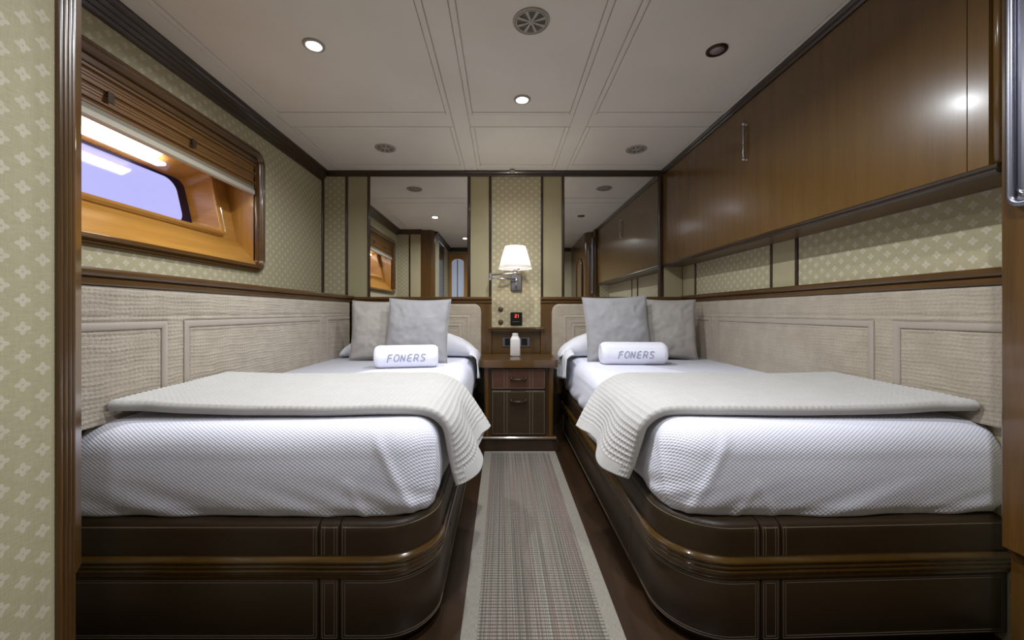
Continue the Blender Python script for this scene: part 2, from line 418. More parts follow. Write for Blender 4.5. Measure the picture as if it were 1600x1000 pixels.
trim(MB().sweep([(-.92, -.60), (1.18, -.60)], [(o, CEIL+z) for o, z in crp], side=-1), 'dark_x', 'dark crown moulding of the rear wall')
d2 = struct('door_2', MB().box((-.92, -.60, 0), (-.87, -.55, 1.93)).box((-.66, -.60, 0), (-.60, -.55, 1.93)).box((-.87, -.60, 1.86), (-.66, -.55, 1.93)), 'gold_z', 'golden wooden door frame with a frosted pane behind the camera')
build('door_pane', MB().box((-.87, -.595, .05), (-.66, -.58, 1.86)), 'frosted', d2)
build('pane_bar', MB().box((-.78, -.58, .05), (-.765, -.57, 1.84)), 'steel', d2)
arc = [(-.87, 1.86)]+[(-.765-.105*math.cos(a), 1.78+.07*math.sin(a)) for a in [PI*k/12 for k in range(13)]]+[(-.66, 1.86)]
build('arched_head', MB().prism(arc, -.578, -.565, 'y'), 'gold_z', d2)
# wardrobe on the right passage side
wa = thing('wardrobe', 'tall brown wardrobe with an arched door panel, seen in the right mirror', 'wardrobe', (1.25, .1, 0))
pr = [(1.40, -.598), (1.19, -.598), (1.15, .66)]+[(1.15+.10-.10*math.cos(a), .66+.10*math.sin(a)+.02) for a in [PI/2*k/8 for k in range(1, 9)]]+[(1.40, .78)]
build('body', MB().prism(pr, .02, CEIL-.002), 'wood_z', wa, auto=40)
def wx(y): return 1.19-(y+.598)/(1.258)*.04
fr_ = []
G = []
yc, hw = .35, .20
out = [(yc-hw, .15), (yc+hw, .15)]+[(yc+hw*math.cos(a), 1.55+hw*.9*math.sin(a)) for a in [PI*k/16 for k in range(17)]]
build('door_panel', MB().prism(out, 1.142, 1.175, 'x'), 'wood_z', wa)
ring = [(1.14, y, z) for y, z in out]; ring.append(ring[0])
build('panel_moulding', MB().tube(ring, .010, 8, False), 'dark_z', wa)
# left corner post: reeded face, then a flat face, then slimmer below the bed rail
def post_poly(x2):
    P = [(-.925, .8135)]
    xs = [-.925, -.9165, -.922, -.928]; 
    reed = [(-.9225, .8195, .0055), (-.9245, .8305, .0055), (-.9275, .8415, .0055), (-.931, .852, .0055)]
    for cx, cy, r in reed:
        for a in [-PI*.5+PI*k/6 for k in range(1, 6)]: P.append((cx+r*math.cos(a)*.9, cy+r*math.sin(a)))
    P += [(-.936, .862), x2, (-1.10, YF), (-1.10, .8135)]
    return P
po = struct('trim_20', MB().prism(post_poly((-.9625, YF)), .355, CEIL), 'wood_z', 'glossy brown reeded corner post at the left edge of the left bed')
build('post_base', MB().prism(post_poly((-.978, YF)), 0, .355), 'wood_z', po)
# right board
bd = struct('trim_21', MB().box((1.228, .86, .352), (1.29, .971, CEIL), .004), 'wood_z', 'brown vertical end board at the right edge of the picture')
build('board_base', MB().box((1.252, .86, 0), (1.29, .969, .352)), 'wood_z', bd)
# chrome rail at the right edge
cr = thing('chrome_rail', 'rounded chrome edged panel at the upper right edge of the picture', 'rail', (1.21, .93, 1.5))
def rrect(a0, a1, b0, b1, r, n=6):
    P = []
    for cx, cy, s0 in ((a1-r, b1-r, 0), (a0+r, b1-r, PI/2), (a0+r, b0+r, PI), (a1-r, b0+r, 1.5*PI)):
        for k in range(n+1): 
            a = s0+PI/2*k/n; P.append((cx+r*math.cos(a), cy+r*math.sin(a)))
    return P
q = rrect(.87, .938, 1.185, 1.93, .022)
pts = [(1.212, y, z) for y, z in q]; pts.append(pts[0])
build('frame', MB().tube(pts, .0085, 10, False), 'steel', cr)
build('plate', MB().prism(rrect(.875, .933, 1.19, 1.925, .02), 1.216, 1.226, 'x'), 'steel', cr)
build('inner_frame', MB().tube([(1.214, y, z) for y, z in rrect(.884, .924, 1.205, 1.91, .015)], .004, 8, False), 'chrome', cr)

# ------------------------------------------------------------ wainscot rails (ledge above the upholstery)
def rail_sec(d): # outward offset, z
    return [(-d, 1.008), (.0, 1.008), (.004, 1.012), (.004, 1.026), (-.002, 1.030), (.008, 1.034), (.013, 1.040), (.013, 1.050), (.009, 1.056), (0, 1.058), (-d, 1.058)]
YH = 3.035
rl = thing('wainscot_ledge', 'long varnished wooden ledge above the left bed upholstery under the window', 'ledge', (-1.3, 2.0, 1.0))
build('moulding', MB().sweep([(HX0, .93), (HX0, YH+.012)], rail_sec(.262), side=1), 'wood_y', rl)
rr = thing('wainscot_ledge', 'long varnished wooden ledge above the right bed upholstery under the overhead cabinet', 'ledge', (1.39, 2.0, 1.0))
build('moulding', MB().sweep([(HX1, .975), (HX1, YH+.012)], rail_sec(.026), side=-1), 'wood_y', rr)
rbl = thing('wainscot_ledge', 'short wooden ledge above the left headboard below the left mirror', 'ledge', (-.6, 3.05, 1.0))
build('moulding', MB().sweep([(HX0+.015, YH), (-.082, YH)], [(o, z-.008) for o, z in rail_sec(.064)], side=1), 'wood_x', rbl)
rbr = thing('wainscot_ledge', 'short wooden ledge above the right headboard below the right mirror', 'ledge', (.8, 3.05, 1.0))
build('moulding', MB().sweep([(.295, YH), (HX1-.015, YH)], [(o, z-.008) for o, z in rail_sec(.064)], side=1), 'wood_x', rbr)
# wood panelling round the headboards
def panel_thing(label, x, y): return thing('wood_panelling', label, 'panelling', (x, y, 0))
pl = panel_thing('brown wooden panel behind the left headboard, its edge showing beside the nightstand', -.6, 3.07)
build('board', MB().box((-1.17, YH+.004, .3), (-.084, YB-.0005, .999), .003), 'wood_z', pl)
prr = panel_thing('brown wooden panel behind the right headboard, its edge showing beside the nightstand', .8, 3.07)
build('board', MB().box((.297, YH+.004, .3), (1.385, YB-.0005, .999), .003), 'wood_z', prr)
pc = panel_thing('brown wooden panel behind the nightstand, below the lamp panel', .1, 3.09)
build('board', MB().box((-.083, YB-.03, .3), (.296, YB-.007, .786)), 'wood_z', pc)
sh = thing('wall_shelf', 'narrow wooden ledge above the sockets behind the nightstand', 'shelf', (.107, 3.05, .79))
build('moulding', MB().sweep([(-.105, 3.02), (.322, 3.02)], [(-.013, .788), (.004, .788), (.006, .792), (.002, .797), (.010, .802), (.012, .810), (.006, .816), (-.013, .816)], side=1), 'wood_x', sh)
build('board', MB().box((-.082, 3.03, .79), (.294, YB-.008, .814)), 'wood_x', sh)

# ------------------------------------------------------------ side upholstery
def weave(u, v, rng, pu=.0150, pv=.0128, A=.0046):
    wob = .0016*np.sin(u*31+v*9)+.0012*np.sin(u*57-v*40)
    row = np.floor((v+wob)/pv)
    ru = np.abs(np.sin(np.pi*(v+wob)/pv))**.7
    cu = np.abs(np.sin(np.pi*(u+.003*np.sin(row*2.1))/pu))**.6
    amp = .75+.25*np.sin(u*17.3+row*1.7)*np.sin(row*4.1+u*6)
    return A*amp*(.25*ru+.75*ru*cu)
def quilt(name, P0, U, V, N, wu, hv, mat, parent, frames, ztop=None, step=.004, thick=.03, seams=(), ribs=True):
    """frames: (u0,u1,v0,v1) outer rect of a smooth ribbon band; local u along, v up, N = outward"""
    nu = int(wu/step)+1; nv = int(hv/step)+1
    u = np.linspace(0, wu, nu)[:, None]*np.ones((1, nv)); v = np.ones((nu, 1))*np.linspace(0, hv, nv)[None, :]
    if ztop is not None:
        top = np.array([ztop(x) for x in u[:, 0]])[:, None]; vv = v/hv*top
    else: top = hv; vv = v
    h = weave(u, vv, None)
    bw = .024
    for (a0, a1, b0, b1) in frames:
        d = np.minimum.reduce([u-a0, a1-u, vv-b0, b1-vv])   # inside distance
        band = (d >= 0) & (d <= bw)
        prof = (.0048*np.sin(np.clip(d/bw, 0, 1)*np.pi)**.5) if ribs else -.001+0*d
        h = np.where(band, prof, h)
        groove = np.exp(-((d+.002)/.0022)**2)+np.exp(-((d-bw-.002)/.0022)**2)+.8*np.exp(-((d-bw-.016)/.0025)**2)
        h = h-.004*groove
    for s_ in seams: h = h-.004*np.exp(-((vv-s_)/.003)**2)
    # rolled edges
    e = np.minimum.reduce([top-vv, u, wu-u]); r = .018
    k = np.clip(e/r, 0, 1); h = h-(1-np.sqrt(1-(1-k)**2))*thick*.45
    P0, U, V, N = map(np.array, (P0, U, V, N))
    pts = P0+u[..., None]*U+vv[..., None]*V+h[..., None]*N
    m = MB(); m.grid(pts.tolist(), True)
    o = build(name, m, mat, parent, fix=False)
    return o
def side_pad(label, x, y0, y1, z0, nx, frames):
    t = thing('upholstered_panel', label, 'upholstery', (x-nx*.01, (y0+y1)/2, z0))
    hv = 1.008-z0
    if nx > 0: quilt('cover', (x, y1, z0), (0, -1, 0), (0, 0, 1), (1, 0, 0), y1-y0, hv, 'uph', t, [(y1-b, y1-a, c-z0, d-z0) for a, b, c, d in frames], seams=(.918-z0,), ribs=False)
    else: quilt('cover', (x, y0, z0), (0, 1, 0), (0, 0, 1), (-1, 0, 0), y1-y0, hv, 'uph', t, [(a-y0, b-y0, c-z0, d-z0) for a, b, c, d in frames], seams=(.918-z0,), ribs=False)
    build('backing', MB().box((x-nx*.0255, y0+.001, z0), (x-nx*.016, y1-.001, 1.0)), 'ribbon', t)
    bw = .024
    for a, b, c, d in frames:
        a_, b_ = max(a, y0+.02), min(b, y1-.02); c_ = z0+.004
        path = ([(a, c_), (a, d), (b_, d)] if b > y1 else [(a_, d), (b, d), (b, c_)] if a < y0 else [(a, c_), (a, d), (b, d), (b, c_)])
        # mitred flat ribbon with softly rounded edges
        G = []
        prof = [(0, -.002), (.0008, .0025), (.004, .0045), (.012, .005), (.020, .0045), (.0232, .0025), (.024, -.002)]
        for i_, (yy, zz) in enumerate(path):
            row = []
            for q_, h_ in prof:
                Y_, Z_ = yy, zz-q_ if zz == d else zz
                if yy == a and a >= y0: Y_ = yy+q_
                if yy == b and b <= y1: Y_ = yy-q_
                row.append((x+nx*h_, Y_, Z_))
            G.append(row)
        # subdivide nothing: straight runs
        build('ribbon_band', MB().grid(G, True), 'ribbon', t, auto=35)
    return t
side_pad('long woven beige upholstered panel along the left wall beside the left bed', HX0, .94, 2.985, .606, 1,
         [(.90, 1.356, .40, .900), (1.426, 2.50, .40, .900), (2.585, 3.2, .40, .900)])
side_pad('long woven beige upholstered panel along the right wall beside the right bed', HX1, .975, 2.985, .606, -1,
         [(.90, 1.400, .40, .898), (1.474, 2.56, .40, .898), (2.63, 3.2, .40, .898)])
def headboard(label, xa, xb, free):
    t = thing('headboard', label, 'headboard', ((xa+xb)/2, 3.02, .5))
    W_ = xb-xa; z0 = .50; H_ = .494
    R = .055
    def zt(u):
        e = (W_-u) if free > 0 else u
        return H_ if e >= R else H_-R+math.sqrt(max(R*R-(R-e)**2, 0))
    ins = .085
    fr = [((-.5) if free > 0 else ins, W_-ins if free > 0 else W_+.5, -.3, H_-ins)]
    ins = .15
    fr.append(((-.5) if free > 0 else ins, W_-ins if free > 0 else W_+.5, -.3, H_-ins))
    quilt('cover', (xa, 3.002, z0), (1, 0, 0), (0, 0, 1), (0, -1, 0), W_, H_, 'uph', t, fr, zt, step=.004, thick=.03)
    P = [(xa, z0)]+[(xa+W_*k/60, z0+zt(W_*k/60)-.004) for k in range(61)]+[(xb, z0)]
    build('backing', MB().prism(P, 3.020, 3.037, 'y'), 'ribbon', t)
    return t
headboard('woven beige headboard with a rounded corner behind the left bed', HX0+.002, -.163, 1)
headboard('woven beige headboard with a rounded corner behind the right bed', .38, HX1-.002, -1)

# ------------------------------------------------------------ beds
def arc_path(x_wall, y_wallfront, x_side, y_front, R, y_back, step=.02):
    """from the wall end of the front, round the aisle corner, along the aisle side"""
    sg = 1 if x_side > x_wall else -1
    P = []; x1 = x_side-sg*R; n = int(abs(x1-x_wall)/.05)
    for k in range(n+1): f = k/n; P.append((x_wall+(x1-x_wall)*f, y_wallfront+(y_front-y_wallfront)*f))
    for k in range(1, 17):
        a = PI/2*k/16; P.append((x1+sg*R*math.sin(a), y_front+R-R*math.cos(a)))
    n = int((y_back-y_front-R)/.05)
    for k in range(1, n+1): P.append((x_side, y_front+R+(y_back-y_front-R)*k/n))
    return P
def cum(P):
    c = [0]
    for a, b in zip(P, P[1:]): c.append(c[-1]+math.hypot(b[0]-a[0], b[1]-a[1]))
    return c
def sub(P, s0, s1):
    c = cum(P); out = []
    def at(s):
        for i in range(len(c)-1):
            if c[i+1] >= s-1e-9:
                f = (s-c[i])/(c[i+1]-c[i]); return (P[i][0]+(P[i+1][0]-P[i][0])*f, P[i][1]+(P[i+1][1]-P[i][1])*f)
        return P[-1]
    out.append(at(s0)); out += [P[i] for i in range(len(P)) if s0+1e-4 < c[i] < s1-1e-4]; out.append(at(s1))
    return out
def offset_path(P, d, side):
    out = []; n = len(P)
    for i, (x, y) in enumerate(P):
        x0, y0 = P[max(i-1, 0)]; x1, y1 = P[min(i+1, n-1)]; dx, dy = x1-x0, y1-y0; L = math.hypot(dx, dy)
        out.append((x+side*dy/L*d, y-side*dx/L*d))
    return out
def bed(label, x_wall, y_wf, x_side, y_front, R, side, brk, front_frac_y):
    t = thing('bed_platform', label, 'bed', ((x_wall+x_side)/2, 2.0, 0))
    P = arc_path(x_wall, y_wf, x_side, y_front, R, 2.995)
    c = cum(P); Ltot = c[-1]
    wallx = x_wall
    def body(d, z0, z1, name, mat):
        Q = offset_path(P, d, side); Q = Q+[(wallx, 2.995)]
        build(name, MB().prism(Q, z0, z1), mat, t, auto=40)
    body(-.03, 0.0, .03, 'plinth', 'dark_y')
    body(-.008, .03, .335, 'carcass', 'dark_y')
    # reeded rail
    sec = [(-.008, .203), (.004, .203), (.006, .207), (.006, .213), (.008, .2155)]
    for zc, r_, o_ in ((.2225, .0066, .004), (.2362, .0066, .0055), (.2504, .0072, .0075)):
        sec += [(o_+r_*math.cos(a), zc+r_*math.sin(a)) for a in [-PI/2+PI*k/6 for k in range(1, 6)]]
    sec += [(.010, .258), (.006, .262), (-.008, .262)]
    build('reeded_rail', MB().sweep(P, sec, side, smooth=True), 'rail', t, auto=38)
    s_side = c[-1]-(2.995-front_frac_y)       # arc length at the side break
    b0, b1 = brk
    up_br = [(0.004, b0), (b0+.003, b1-.003), (b1, Ltot-.005)]
    # upper leather band: rolled top
    top = [(-.008, .262), (.0, .262), (.0, .325), (-.002, .338), (-.007, .347), (-.015, .352), (-.026, .354), (-.045, .353), (-.045, .335), (-.008, .33)]
    for a, b in up_br:
        build('leather_band', MB().sweep(sub(P, a, b), top, side, smooth=True), 'leather', t, auto=55)
    for a, b in ((0.004, b0), (b0+.003, b1-.003), (b1, b1+.6)):
        m = MB(); q = .0013
        ins = (.006, .0135)
        for i_ in ins:
            for s0 in (a+i_, b-i_):
                if b-a < .1 or s0 < b1+.5: m.sweep(sub(P, s0-q/2, s0+q/2), [(.0, .264), (.001, .264), (.001, .325), (-.001, .3385), (-.008, .346), (-.008, .335), (-.002, .330)], side)
        m.sweep(sub(P, a+.006, b-.006), [(-.002, .3375), (-.001, .3372), (-.0018, .3395), (-.0028, .3392)], side)
        build('stitching', m, 'thread', t)
    # lower leather panels
    lows = [(0.006, b0), (b0+.004, b1-.004), (b1, s_side-.012), (s_side-.009, Ltot-.01)]
    for a, b in lows:
        z0, z1 = .03, .200
        sec2 = [(-.008, z0), (-.002, z0), (.0, z0+.003), (.0, z1-.003), (-.002, z1), (-.008, z1)]
        lp = build('leather_panel', MB().sweep(sub(P, a, b), sec2, side, smooth=False), 'leather', t, auto=35)
        m = MB(); q = .0013
        for i_ in (.006, .0125):
            for s0 in (a+i_, b-i_): m.sweep(sub(P, s0-q/2, s0+q/2), [(-.0005, z0+i_), (.0007, z0+i_), (.0007, z1-i_), (-.0005, z1-i_)], side)
            for zz in (z0+i_, z1-i_): m.sweep(sub(P, a+i_, b-i_), [(-.0005, zz-q/2), (.0007, zz-q/2), (.0007, zz+q/2), (-.0005, zz+q/2)], side)
        so = build('stitching', m, 'thread', None)
        so.parent = lp; off = world_loc(lp)
        so.data.transform(Matrix.Translation(-off))
    return P
YLF = 1.08
bed('left bed base in dark stitched leather with a reeded wooden rail', -1.19, YLF, -.19, YLF, .15, 1, (1.19-.505, 1.19-.445), 1.44)
bed('right bed base in dark stitched leather with a reeded wooden rail', 1.42, 1.105, .46, 1.075, .17, -1, (1.42-.765, 1.42-.705), 1.42)

def mattress(label, xw, yw, xs, yf, R, side, seed):
    t = thing('mattress', label, 'mattress', ((xw+xs)/2, 2.0, .355))
    P = arc_path(xw, yw, xs, yf, R, 2.955)
    c = cum(P); L = c[-1]; n = int(L/.007)
    Q = []
    import bisect
    for k in range(n+1):
        s = L*k/n; i = min(max(bisect.bisect_right(c, s)-1, 0), len(P)-2); f = (s-c[i])/(c[i+1]-c[i])
        Q.append((P[i][0]+(P[i+1][0]-P[i][0])*f, P[i][1]+(P[i+1][1]-P[i][1])*f))
    nf = len(Q); Q2 = [(xs+(xw-xs)*k/12, 2.955) for k in range(1, 13)]+[(xw, 2.955+(yw-2.955)*k/40) for k in range(1, 40)]
    s_c = abs(xs-xw)-R+R*.75   # middle of the corner
    # section: (offset, z)
    sec = [(-.035, .357), (-.014, .357)]+[(-.004+.006*math.sin(PI*f)-.010*max(0, 1-f*6), .357+f*.165) for f in [k/22 for k in range(23)]]
    rr_ = .075
    sec += [(-.004-rr_*(1-math.cos(a)), .522+(.088)*math.sin(a)) for a in [PI/2*k/12 for k in range(1, 13)]]
    sec += [(-.095, .6108), (-.112, .611)]
    rows = []
    for i, (x, y) in enumerate(Q):
        x0, y0 = Q[max(i-1, 0)]; x1, y1 = Q[min(i+1, n)]; dx, dy = x1-x0, y1-y0; LL = math.hypot(dx, dy)
        nx, ny = side*dy/LL, -side*dx/LL; s = L*i/n; row = []
        for o, z in sec:
            w_ = max(0, min(1, (.60-z)/.06))
            d = .0065*noise.noise(Vector((s*3.2+seed, z*5, 0)))*w_
            low = max(0, min(1, (.47-z)/.1))
            d += .011*low*noise.noise(Vector((s*9+z*22+seed, z*4, 3)))
            ln = (z-.36)/.2
            for k_, (sc_, dr, am) in enumerate(((s_c-.02, -.10, .006), (s_c+.03, .05, .004), (s_c-.16, -.09, .006), (s_c-.26, .10, .004))):
                dist = s-(sc_+dr*ln); d += am*math.exp(-(dist/.014)**2)*w_*(1 if k_ < 2 else low)
            row.append((x+nx*(o+d), y+ny*(o+d), z))
        rows.append(row)
    for x, y in Q2: rows.append([(x, y, z) for o, z in sec])
    m = MB(); m.grid(rows, True, True)
    ns_ = len(sec); nrw = len(rows)
    m.f.append(tuple(r*ns_ for r in range(nrw))); m.f.append(tuple(r*ns_+ns_-1 for r in reversed(range(nrw)))); m.sm += [False, True]
    build('cover', m, 'sheet', t, fix=True)
    return t
mattress('white honeycomb covered mattress on the left bed', -1.192, YLF+.012, -.196, YLF+.012, .125, 1, 3)
mattress('white honeycomb covered mattress on the right bed', 1.415, 1.112, .466, YLF+.008, .135, -1, 11)

# ------------------------------------------------------------ pillows under the sheets
def pillow(label, x0, x1, aisle, seed):
    cx = (x0+x1)/2; t = thing('bed_pillow', label, 'pillow', (cx, 2.78, .612))
    nu, nv = 90, 48; G = []
    W_ = x1-x0
    for i in range(nu+1):
        a = -1+2*i/nu; row = []
        e = max(0, 1-abs(a)**2.6)
        hgt = .175*e**.62; dep = .125*(.55+.45*e**.5)
        for j in range(nv):
            b = 2*PI*j/nv
            yy = math.copysign(abs(math.cos(b))**.8, math.cos(b)); zz = math.copysign(abs(math.sin(b))**.85, math.sin(b))
            x = cx+a*W_/2; y = 2.855+yy*dep-(.05*(abs(a)**3)); z = .612+.003+(hgt/2+.006)*(1+zz*(1.0))
            if zz > 0: 
                z += .012*noise.noise(Vector((x*7+seed, y*9, 0)))*e+.004*math.sin(x*60+y*20)*(abs(a)**6)
            row.append((x, y, z))
        G.append(row)
    m = MB(); m.grid(G, True, False, True)
    m.f.append(tuple(range(nv))); m.f.append(tuple(nu*(nv+0)+k for k in reversed(range(nv)))); m.sm += [False, False]
    build('pillowcase', m, 'pillowcase', t)
    # the loose end hanging over the aisle edge
    sg = 1 if aisle == x1 else -1
    G = []
    for i in range(41):
        f = i/40; y = 2.56+.40*f; row = []
        for k in range(15):
            g = k/14
            if g < .35: x = aisle-sg*(.05-.05*g/.35)+sg*.012; z = .655-.03*(g/.35)**2+.03*math.sin(PI*f)*(1-g)
            else:
                q_ = (g-.35)/.65; x = aisle+sg*(.012+.010*q_+.006*math.sin(f*19+q_*3)*q_); z = .625-.19*q_*(1-.35*(1-f))
            row.append((x, y+.01*math.sin(g*5), z))
        G.append(row)
    h = build('hanging_hem', MB().grid(G, True), 'pillowcase', t)
    h.modifiers.new('thick', 'SOLIDIFY').thickness = .004
    return t
pillow('flat white covered pillow under the cushions at the head of the left bed', -1.14, -.178, -.178, 2)
pillow('flat white covered pillow under the cushions at the head of the right bed', .40, 1.355, .43, 9)

# ------------------------------------------------------------ scatter cushions
def cushion(label, x, y, w_, h_, tilt, yaw, roll, mat, seed, T=.075):
    t = thing('scatter_cushion', label, 'cushion', (x, y, .612)); t['group'] = 'scatter cushions on the two beds'
    n = 44; m = MB()
    for sg in (1, -1):
        G = []
        for i in range(n+1):
            a = -1+2*i/n; row = []
            for j in range(n+1):
                b = -1+2*j/n
                th = ((1-a*a)*(1-b*b))
                th = T*max(th, 0)**.42
                X = a*w_/2*(1-.055*(1-b*b)); Z = b*h_/2*(1-.06*(1-a*a))
                X += .004*noise.noise(Vector((b*3, seed, 1))); 
                Y = sg*th+ (.010*noise.noise(Vector((a*2.4+seed, b*2.4, sg)))+.004*noise.noise(Vector((a*7+seed, b*7, sg))))*min(1, th/T*1.5)
                if sg < 0: Y -= .006*math.exp(-((abs(a)-abs(b))/.1)**2)*(1 if abs(a)>.5 else 0)*min(1, th/T*1.5)*-1
                row.append((X, Y, Z+h_/2))
            G.append(row)
        m.grid(G, True)
    R = Matrix.Rotation(yaw, 4, 'Z') @ Matrix.Rotation(tilt, 4, 'X') @ Matrix.Rotation(roll, 4, 'Y')
    m.v = [tuple(R @ Vector(v)) for v in m.v]
    zmin = min(v[2] for v in m.v); m.v = [(v[0], v[1], v[2]-zmin) for v in m.v]
    build('cover', m, mat, t, local=True)
    ed = []
    for k in range(4*n):
        q_ = k//n; f = -1+2*(k % n)/n
        a, b = ((f, -1), (1, f), (-f, 1), (-1, -f))[q_]
        ed.append(tuple((R @ Vector((a*w_/2*(1-.055*(1-b*b)), 0, b*h_/2*(1-.06*(1-a*a))+h_/2)))-Vector((0, 0, zmin))))
    build('seam', MB().tube(ed+[ed[0]], .0028, 6, False), mat, t, local=True)
    return t
cushion('pale beige linen cushion on the left bed, the rear one against the left wall panel', -.80, 2.60, .415, .405, -.20, 0.08, .0, 'cushion2', 1, .062)
cushion('grey linen cushion on the left bed, the front one behind the rolled towel', -.548, 2.475, .405, .412, -.22, -.05, .02, 'cushion', 5, .062)
cushion('grey linen cushion on the right bed, the front one behind the rolled towel', .765, 2.545, .435, .425, -.20, .05, -.035, 'cushion', 8, .062)
cushion('beige grey linen cushion on the right bed, the rear one near the right wall panel', 1.092, 2.648, .43, .41, -.16, -.06, .03, 'cushion2', 13, .06)

# ------------------------------------------------------------ rolled towels with lettering
GL = {'F': [[(.1, -.12), (.26, .92), (.9, .98)], [(.18, .5), (.78, .54)]],
      'O': [[(.5+.42*math.cos(a)+.08*math.sin(a), .5+.48*math.sin(a)) for a in [2*PI*k/20 for k in range(21)]]],
      'N': [[(.05, 0), (.17, .98), (.66, .02), (.82, .98)]],
      'E': [[(.86, .98), (.45, .98), (.22, .86), (.12, .7), (.2, .55), (.4, .5), (.76, .5)], [(.4, .5), (.16, .44), (.04, .28), (.12, .08), (.34, 0), (.78, 0)]],
      'R': [[(.05, 0), (.17, .98), (.62, .98), (.84, .86), (.82, .62), (.6, .48), (.14, .46)], [(.46, .46), (.8, 0)]],
      'S': [[(.92, .9), (.6, .98), (.3, .96), (.16, .78), (.28, .58), (.66, .46), (.8, .26), (.66, .06), (.36, 0), (.02, .08)]]}
def towel(label, x, y, yaw, Lh, R):
    t = thing('rolled_towel', label, 'towel', (x, y, .6115), 'rolled towels on the two beds', yaw)
    prof = []
    K = 40; n = 64; rows = []
    hs = [(-Lh+.0, R*.30), (-Lh-.002, R*.34), (-Lh+.003, R*.42), (-Lh-.001, R*.50), (-Lh-.001, R*.56), (-Lh+.004, R*.62), (-Lh-.001, R*.70), (-Lh+.0, R*.78), (-Lh+.006, R*.86), (-Lh+.014, R*.95), (-Lh+.026, R*.99)]
    mid = [(-Lh+.026+(2*Lh-.052)*k/K, R*1.0) for k in range(1, K)]
    pr_ = hs+mid+[(-a, b) for a, b in reversed(hs)]
    for h, r in pr_:
        row = []
        for k in range(n):
            a = 2*PI*k/n
            rr_ = r*(1+.010*noise.noise(Vector((h*9, math.cos(a)*1.5, math.sin(a)*1.5+x))))
            yy, zz = rr_*math.cos(a)*1.03, rr_*math.sin(a)*.96
            if zz < -.93*R: zz = -.93*R
            if abs(h) < Lh-.02 and 2.05 < a < 2.6: yy, zz = yy*(1+.035*(a-2.05)/.55), zz*(1+.035*(a-2.05)/.55)
            row.append((h, yy, zz+.93*R))
        rows.append(row)
    m = MB(); m.grid(rows, True, False, True); m.f.append(tuple(range(n))); m.f.append(tuple(reversed(range(len(m.v)-n, len(m.v))))); m.sm += [False, False]
    build('roll', m, 'terry', t, local=True)
    # embroidered letters wrapped on the front
    hh = .042; wd = .034; x0 = -.106; m = MB()
    for li, ch in enumerate('FONERS'):
        for st_ in GL[ch]:
            fine = []
            for (a, b), (c_, d) in zip(st_, st_[1:]):
                q_ = max(2, int(math.hypot(c_-a, d-b)*10)); fine += [(a+(c_-a)*k/q_, b+(d-b)*k/q_) for k in range(q_)]
            fine.append(st_[-1]); pts = []
            for a, b in fine:
                X = x0+li*(wd+.0025)+a*wd*.92+.1*b*wd; s_ = (b-.5)*hh
                ang = PI+.02-s_/R-.0   # angle measured from +y ; PI faces the camera
                r_ = R*1.012
                pts.append((X, r_*math.cos(ang)*1.03, r_*math.sin(ang)*.96+.93*R))
            m.tube(pts, .0034, 6)
    lt = build('embroidery', m, 'threadgrey', t, local=True)
    lt['label'] = 'grey embroidered lettering'
    return t
towel('white rolled towel with grey lettering on the left bed before its cushions', -.555, 2.285, math.radians(11), .178, .068)
towel('white rolled towel with grey lettering on the right bed before its cushions', .80, 2.42, math.radians(-3), .196, .072)

